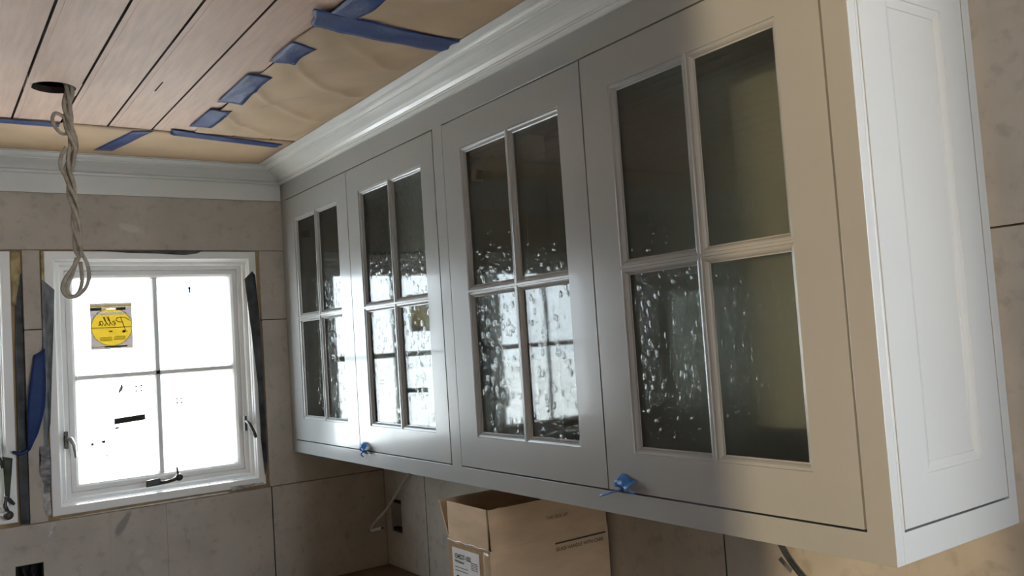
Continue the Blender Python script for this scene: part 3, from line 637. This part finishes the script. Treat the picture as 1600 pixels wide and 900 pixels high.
# ---------------------------------------------------------------- hanging cable
def smooth(pts, n=8):
    P = [Vector(p) for p in pts]; P = [2 * P[0] - P[1]] + P + [2 * P[-1] - P[-2]]; out = []
    for i in range(1, len(P) - 2):
        a, b, c, d = P[i - 1:i + 3]
        for k in range(n):
            t = k / n; out.append(.5 * ((2 * b) + (c - a) * t + (2 * a - 5 * b + 4 * c - d) * t * t + (3 * b - a - 3 * c + d) * t ** 3))
    return out + [P[-2]]
def cline(z):
    K = [(1.05, -.779), (.989, -.7775), (.95, -.783), (.90, -.778), (.86, -.770), (.835, -.779), (.80, -.785), (.754, -.779), (.709, -.7705), (.66, -.772), (.60, -.768), (.56, -.772)]
    for (za, xa), (zb, xb) in zip(K, K[1:]):
        if za >= z >= zb: return xa + (xb - xa) * (za - z) / (za - zb)
    return K[-1][1]
mb = MB(); rr = .0050
def strand(ph, amp, z0, z1, n=46, pitch=.17):
    pts = []
    for k in range(n + 1):
        z = z0 + (z1 - z0) * k / n; a = ph + 2 * math.pi * (1.05 - z) / pitch
        pts.append((cline(z) + amp * math.cos(a), -.757 + amp * math.sin(a), z))
    return pts
e1 = smooth([(-.768, -.757, .60), (-.785, -.757, .572), (-.802, -.758, .545), (-.805, -.758, .522), (-.792, -.758, .508), (-.774, -.758, .516), (-.764, -.757, .545), (-.766, -.756, .59)])
e2 = smooth([(-.762, -.752, .61), (-.751, -.750, .585), (-.748, -.750, .555), (-.757, -.750, .528), (-.775, -.750, .511), (-.790, -.751, .512), (-.795, -.752, .532), (-.783, -.752, .565), (-.772, -.752, .60)])
mb.tube(strand(0, .0075, 1.14, .612) + e1, rr, 8, .7); mb.tube(strand(2.1, .0075, 1.14, .615), rr, 8, .7); mb.tube(strand(4.2, .0078, 1.14, .62) + e2, rr, 8, .7)
mb.tube(strand(1.0, .0050, .93, .60, pitch=.25), rr, 8, .7)
mb.tube(smooth([(-.776, -.758, .895), (-.795, -.760, .890 + .0), (-.808, -.761, .903), (-.8145, -.761, .922), (-.808, -.761, .937), (-.796, -.760, .934), (-.788, -.759, .925), (-.782, -.758, .905)][::1]), rr * .85, 8, .7)
mb.tube(smooth([(-.787, -.757, .86), (-.799, -.760, .835), (-.800, -.760, .81), (-.789, -.758, .785)]), rr * .85, 8, .7)
hc = mb.build('hanging_cable', M['cable'], None, (-.777, -.757, H), weld=False); tag(hc, 'twisted beige cable hanging in loops from the round hole in the ceiling', 'cable')

# ---------------------------------------------------------------- wall cabinet
cab = empty('wall_cabinet', (0, -L / 2, 0)); tag(cab, 'long white wall cabinet with four textured-glass doors under the crown moulding', 'cabinet')
TOPC = .9465
ZD0, ZD1 = .0433, .8864
DOORS = [(.0453, .5642, .119, .4860), (.5642, 1.0979, .644, 1.029), (1.1471, 1.687, 1.225, 1.611), (1.687, 2.2319, 1.766, 2.153)]
def yb(mb, a0, a1, z0, z1, x0=0., x1=.02): mb.box(x0, x1, -a1, -a0, z0, z1)
mb = MB()
holed(mb, 'x', -L, 0, 0, TOPC, [(-1.0995, -.0437, ZD0 - .0015, ZD1 + .0015), (-2.2335, -1.1455, ZD0 - .0015, ZD1 + .0015)], 0, .019)
mb.build('face_frame', M['cab'], cab, bevel=.0008)
mb = MB(); mb.box(.0195, D - .001, -L + .021, -.001, .022, .040); mb.box(.0195, D - .001, -L + .021, -.001, .890, .908); mb.box(D - .012, D - .001, -L + .021, -.001, .0, TOPC)
mb.box(.0195, D - .012, -.018, -.001, .0, TOPC); mb.box(.0195, D - .012, -1.131, -1.114, .040, .890); mb.box(.0195, D - .012, -L + .021, -L + .036, .0, TOPC)
mb.build('carcass', M['cab'], cab)
# end panel: frame, inset false door with a recessed field
mpE = lambda a, b, d: (a, -L + d, b)
mb = MB(); holed(mb, 'y', .0192, D - .0005, 0, TOPC, [(.0250, .3210, .0430, .8870)], -L, -L + .0195); ep = mb.build('end_panel', M['cab'], cab, bevel=.0008)
mb = MB(); mb.ring(mpE, .0278, .3182, .0458, .8842, [(0, .018), (0, .001), (.001, 0), (.068, 0), (.0690, .0015), (.074, .002), (.0825, .0045), (.0835, .0060), (.084, .018)])
mb.box(.0278 + .083, .3182 - .083, -L + .0058, -L + .0185, .0458 + .083, .8842 - .083); mb.build('inset_door', M['cab'], ep)
mb = MB(); mb.box(.020, .325, -L + .0195, -L + .0205, .03, .90); mb.build('panel_back', M['dark'], ep)
STK = [(0, 0), (.0008, .0022), (.0030, .0026), (.0055, .0034), (.0080, .0058), (.0098, .0088), (.0120, .0098), (.0120, .0120), (0, .0120)]
for (y0, y1, o0, o1) in DOORS:
    mp = lambda a, b, d: (d, -a, b)
    gp = .0018
    a0, a1, b0, b1 = y0 + gp, y1 - gp, ZD0 + gp, ZD1 - gp
    if y0 in (DOORS[0][0], DOORS[2][0]): a0 = y0
    t0, t1, zm, ym, fl = .118, .811, .4635, (o0 + o1) / 2 + .003, .0025
    mb = MB()
    # flat stiles and rails, around the opening
    mb.box(.0, .019, -o0, -a0, b0, b1); mb.box(.0, .019, -a1, -o1, b0, b1); mb.box(.0, .019, -o1, -o0, b0, t0); mb.box(.0, .019, -o1, -o0, t1, b1)
    for (p0, p1) in ((o0, ym - fl), (ym + fl, o1)):
        for (q0, q1) in ((t0, zm - fl), (zm + fl, t1)): mb.ring(mp, p0, p1, q0, q1, STK)
    dr = mb.build('door', M['cab'], cab, weld=True)
    mb = MB(); mb.box(.0, .012, -(ym + fl), -(ym - fl), t0, t1); mb.build('muntin', M['cab'], dr)
    mb = MB(); mb.box(.0001, .0119, -o1, -o0, zm - fl, zm + fl); mb.build('muntin', M['cab'], dr)
    for (p0, p1) in ((o0, ym), (ym, o1)):
        for (q0, q1) in ((t0, zm), (zm, t1)):
            mb = MB(); mb.box(.0122, .0162, -p1, -p0, q0, q1); mb.build('pane', M['seeded'], dr)

for dr_, (hy, hz) in zip([o for o in bpy.data.objects if o.name.startswith('door') and o.parent == cab][0::2], ((.134, .752), (1.246, .742))):
    mb = MB(); mb.box(.022, .048, -hy - .012, -hy + .012, hz - .012, hz + .012); mb.build('hinge', M['bronze'], dr_, bevel=.003)

def crumple(name, cy, cz, wd, ht, label, seed, tail):
    r = random.Random(seed); mb = MB(); nu, nv = 9, 9
    J = [[(r.uniform(-1, 1), r.uniform(-1, 1), r.uniform(-1, 1)) for _ in range(nv + 1)] for _ in range(nu + 1)]
    def f(u, v):
        i, j = round(u * nu), round(v * nv); jx, jy, jz = J[i][j]
        out = -.004 - .020 * math.sin(math.pi * min(1, v * 1.1)) * (.6 + .4 * u) + .003 * jx
        return (min(-.0015, out), -(cy + wd * (u - .5) + .0022 * jy), cz + ht * v + .0022 * jz + .004 * math.sin(5 * u))
    mb.grid(f, nu, nv, (.0006, 0, 0)); mb.tube(tail, .0022, 6, .5)
    o = mb.build(name, M['tapebright'], None, (0, -cy, cz), weld=False); tag(o, label, 'tape', 'crumpled tape pulls on the doors'); return o
crumple('blue_tape', .612, .040, .040, .026, 'small crumpled blue tape at the bottom between the two far doors', 3, [(-.004, -.60, .043), (-.012, -.594, .036), (-.009, -.588, .030), (-.004, -.592, .025)])
crumple('blue_tape', 1.744, .048, .046, .026, 'larger crumpled blue tape at the bottom left of the nearest door', 5, [(-.006, -1.735, .049), (-.009, -1.712, .044), (-.012, -1.690, .037), (-.014, -1.676, .033)])

# ---------------------------------------------------------------- under the cabinet
mb = MB(); P = smooth([(D - .001, -.29, -.012), (D - .006, -.245, -.080), (.325, -.165, -.160), (.305, -.10, -.235), (.275, -.075, -.275), (.252, -.070, -.300), (.246, -.076, -.309), (.247, -.095, -.306), (.248, -.125, -.298), (.249, -.158, -.290)], 8)
mb.tube(P, .0058, 10, .6); mb.mi = 1; mb.tube([P[-1], P[-1] + Vector((0, -.010, .002))], [.0035, .003], 8)
lc = mb.build('loose_cable', [M['cablewhite'], M['ink']], None, (D - .001, -.29, -.012), weld=False); tag(lc, 'loose white cable bending out from the wall under the cabinet', 'cable')
mb = MB(); mb.tube(smooth([(D - .004, -1.800, -.095), (D - .012, -1.825, -.122), (D - .012, -1.850, -.150), (D - .008, -1.90, -.20), (D - .006, -1.93, -.26)]), .0055, 8); o = mb.build('shadow_stripe', M['membrane'], None, (D, -1.8, -.1), weld=False); tag(o, 'dark tube standing in for a slanting shadow on the wall below the near cabinet end', 'cable')  # thin dark tube drawn where a slanting shadow lies on the wall
mb = MB(); mb.prism([(D - .0015, -1.796, -.139), (D - .0015, -1.803, -.132), (D - .0015, -1.828, -.153), (D - .0015, -1.824, -.161)], (.001, 0, 0)); o = mb.build('tape_scrap', M['greymembrane'], None, (D, -1.81, -.15)); tag(o, 'short grey tape scrap on the wall beside the slanting dark tube', 'tape')

# cardboard box
BX0, BX1, BY0, BY1, BT, BB = -.024, .330, -1.285, -1.098, -.136, -.4575
box = empty('cardboard_box', ((BX0 + BX1) / 2, (BY0 + BY1) / 2, BB)); tag(box, 'open brown cardboard box with shipping label standing under the cabinet', 'box')
t = .004
mb = MB(); mb.box(BX0, BX0 + t, BY0, BY1, BB, BT); mb.box(BX1 - t, BX1, BY0, BY1, BB, BT); mb.box(BX0 + t, BX1 - t, BY0, BY0 + t, BB, BT); mb.box(BX0 + t, BX1 - t, BY1 - t, BY1, BB, BT); mb.box(BX0 + t, BX1 - t, BY0 + t, BY1 - t, BB, BB + t)
body = mb.build('body', M['card'], box)
FT = -.0415
def flap(pts, vec): mb = MB(); mb.prism(pts, vec); return mb.build('flap', M['card'], box, bevel=.001)
flap([(BX0 + .001, BY1 - .002, BT), (BX0 + .001, BY0 + .010, BT), (BX0, BY0 + .006, FT - .001), (BX0, BY1 - .004, FT)], (t, 0, 0))                      # towards the room
flap([(BX0 + .006, BY0, BT), (BX1 - .002, BY0, BT), (BX1 - .004, BY0 - .0015, FT), (BX0 + .001, BY0 - .0015, FT - .001)], (0, t, 0))                        # towards the camera
flap([(BX0 + .003, BY1 - t, BT), (BX1 - .002, BY1 - t, BT), (BX1 - .012, BY1 + .028, FT), (BX0 - .004, BY1 + .028, FT)], (0, t, 0))                    # leaning outward
flap([(BX1 - t, BY0 + .005, BT), (BX1 - t, BY1 - .005, BT), (BX1 - t, BY1 - .007, FT), (BX1 - t, BY0 + .007, FT)], (t, 0, 0))
mb = MB(); mb.grid(lambda u, v: (BX0 - .0012 - .002 * abs(math.sin(7 * u + 2)) * (1 - v), BY1 - (BY1 - BY0) * u, BT + .004 - .009 * v + .0012 * math.sin(23 * u)), 26, 3, (.0006, 0, 0))
mb.grid(lambda u, v: (BX0 - .0012 - .0015 * math.sin(20 * v) ** 2, BY0 + .028 - .030 * u, BT - .004 - .20 * v), 3, 24, (.0006, 0, 0))
mb.build('packing_tape', M['clear'], box, weld=False)
mb = MB(); mb.box(BX0 - .0010, BX0 - .0004, BY0 + .0015, BY1 - .0015, BT - .30, BT - .002); tp_ = mb.build('tape_sheet', paint('tan_tape', (.40, .25, .125), .35, .08, 20), box)
LY0, LY1, LT = -1.118, -1.240, BT - .013
mb = MB(); mb.box(BX0 - .0018, BX0 - .0012, LY1, LY0, LT - .20, LT); lb = mb.build('shipping_label', M['label'], box)
pl = lambda y, z: (lambda u, v: (BX0 - .0022, y - u, z + v))
mb = MB(); text_mesh(mb, '154527-102', .0155, pl(LY0 - .010, LT - .024), bold=.0004); text_mesh(mb, 'Wall Sconce', .0085, pl(LY0 - .010, LT - .034), bold=.0002)
for k in range(2): mb.box(BX0 - .0022, BX0 - .0020, LY0 - .068, LY0 - .010, LT - .046 - k * .008, LT - .0445 - k * .008)
for k in range(5): mb.box(BX0 - .0022, BX0 - .0020, LY0 - .113, LY0 - .084, LT - .026 - k * .004, LT - .0245 - k * .004)
for zz in (.062, .080):
    for k in range(11): mb.box(BX0 - .0022, BX0 - .0020, LY0 - .112 + k * .0025, LY0 - .112 + k * .0025 + R_.choice((.0012, .0019)), LT - zz - .013, LT - zz)
mb.lathe((BX0 - .0021, LY0 - .022, LT - .072), [(.0085, 0), (.0075, -.0001)], 16, 'x')
mb.build('label_print', M['ink'], lb, weld=False)
mb = MB(); P = [(BX0 - .0024, LY0 - .048 - .0, LT - .12)] + [(BX0 - .0024, LY0 - .060 - .012 * math.cos(a), LT - .085 + .018 * math.sin(a)) for a in [math.pi * k / 10 for k in range(0, 11)]][::1]
mb.tube(P, .0016, 6, .2); mb.prism([(BX0 - .0024, LY0 - .063, LT - .100), (BX0 - .0024, LY0 - .082, LT - .100), (BX0 - .0024, LY0 - .076, LT - .088), (BX0 - .0024, LY0 - .069, LT - .088)], (.0003, 0, 0)); mb.box(BX0 - .0024, BX0 - .0021, LY0 - .079, LY0 - .066, LT - .118, LT - .1005)
mb.build('lamp_drawing', M['ink'], lb, weld=False)
ps = lambda x_, z, dy: (lambda u, v: (x_ + u, BY0 - dy, z + v))
mb = MB(); text_mesh(mb, 'THIS SIDE UP', .0115, ps(.138, -.092, .0022)); text_mesh(mb, 'GLASS HANDLE WITH CARE', .0118, ps(.163, -.171, .0006), bold=.0002)
mb.box(.163, .352 - .03, BY0 - .0007, BY0 - .0003, -.1545, -.1505); mb.build('side_print', M['inkbrown'], box, weld=False)

# base cabinet that carries the box, below the picture
bc = empty('base_cabinet', (.10, -1.15, FZ)); tag(bc, 'plain plywood base cabinet under the cardboard box, below the picture', 'cabinet')
mb = MB(); mb.box(-.18, D - .002, -2.2, -.02, FZ, -.485); mb.build('body', M['worktop'], bc)
mb = MB(); mb.box(-.21, D - .002, -2.22, -.012, -.485, -.458); mb.build('top', M['worktop'], bc)
for o in bpy.data.objects:
    if '_base' in o: del o['_base']
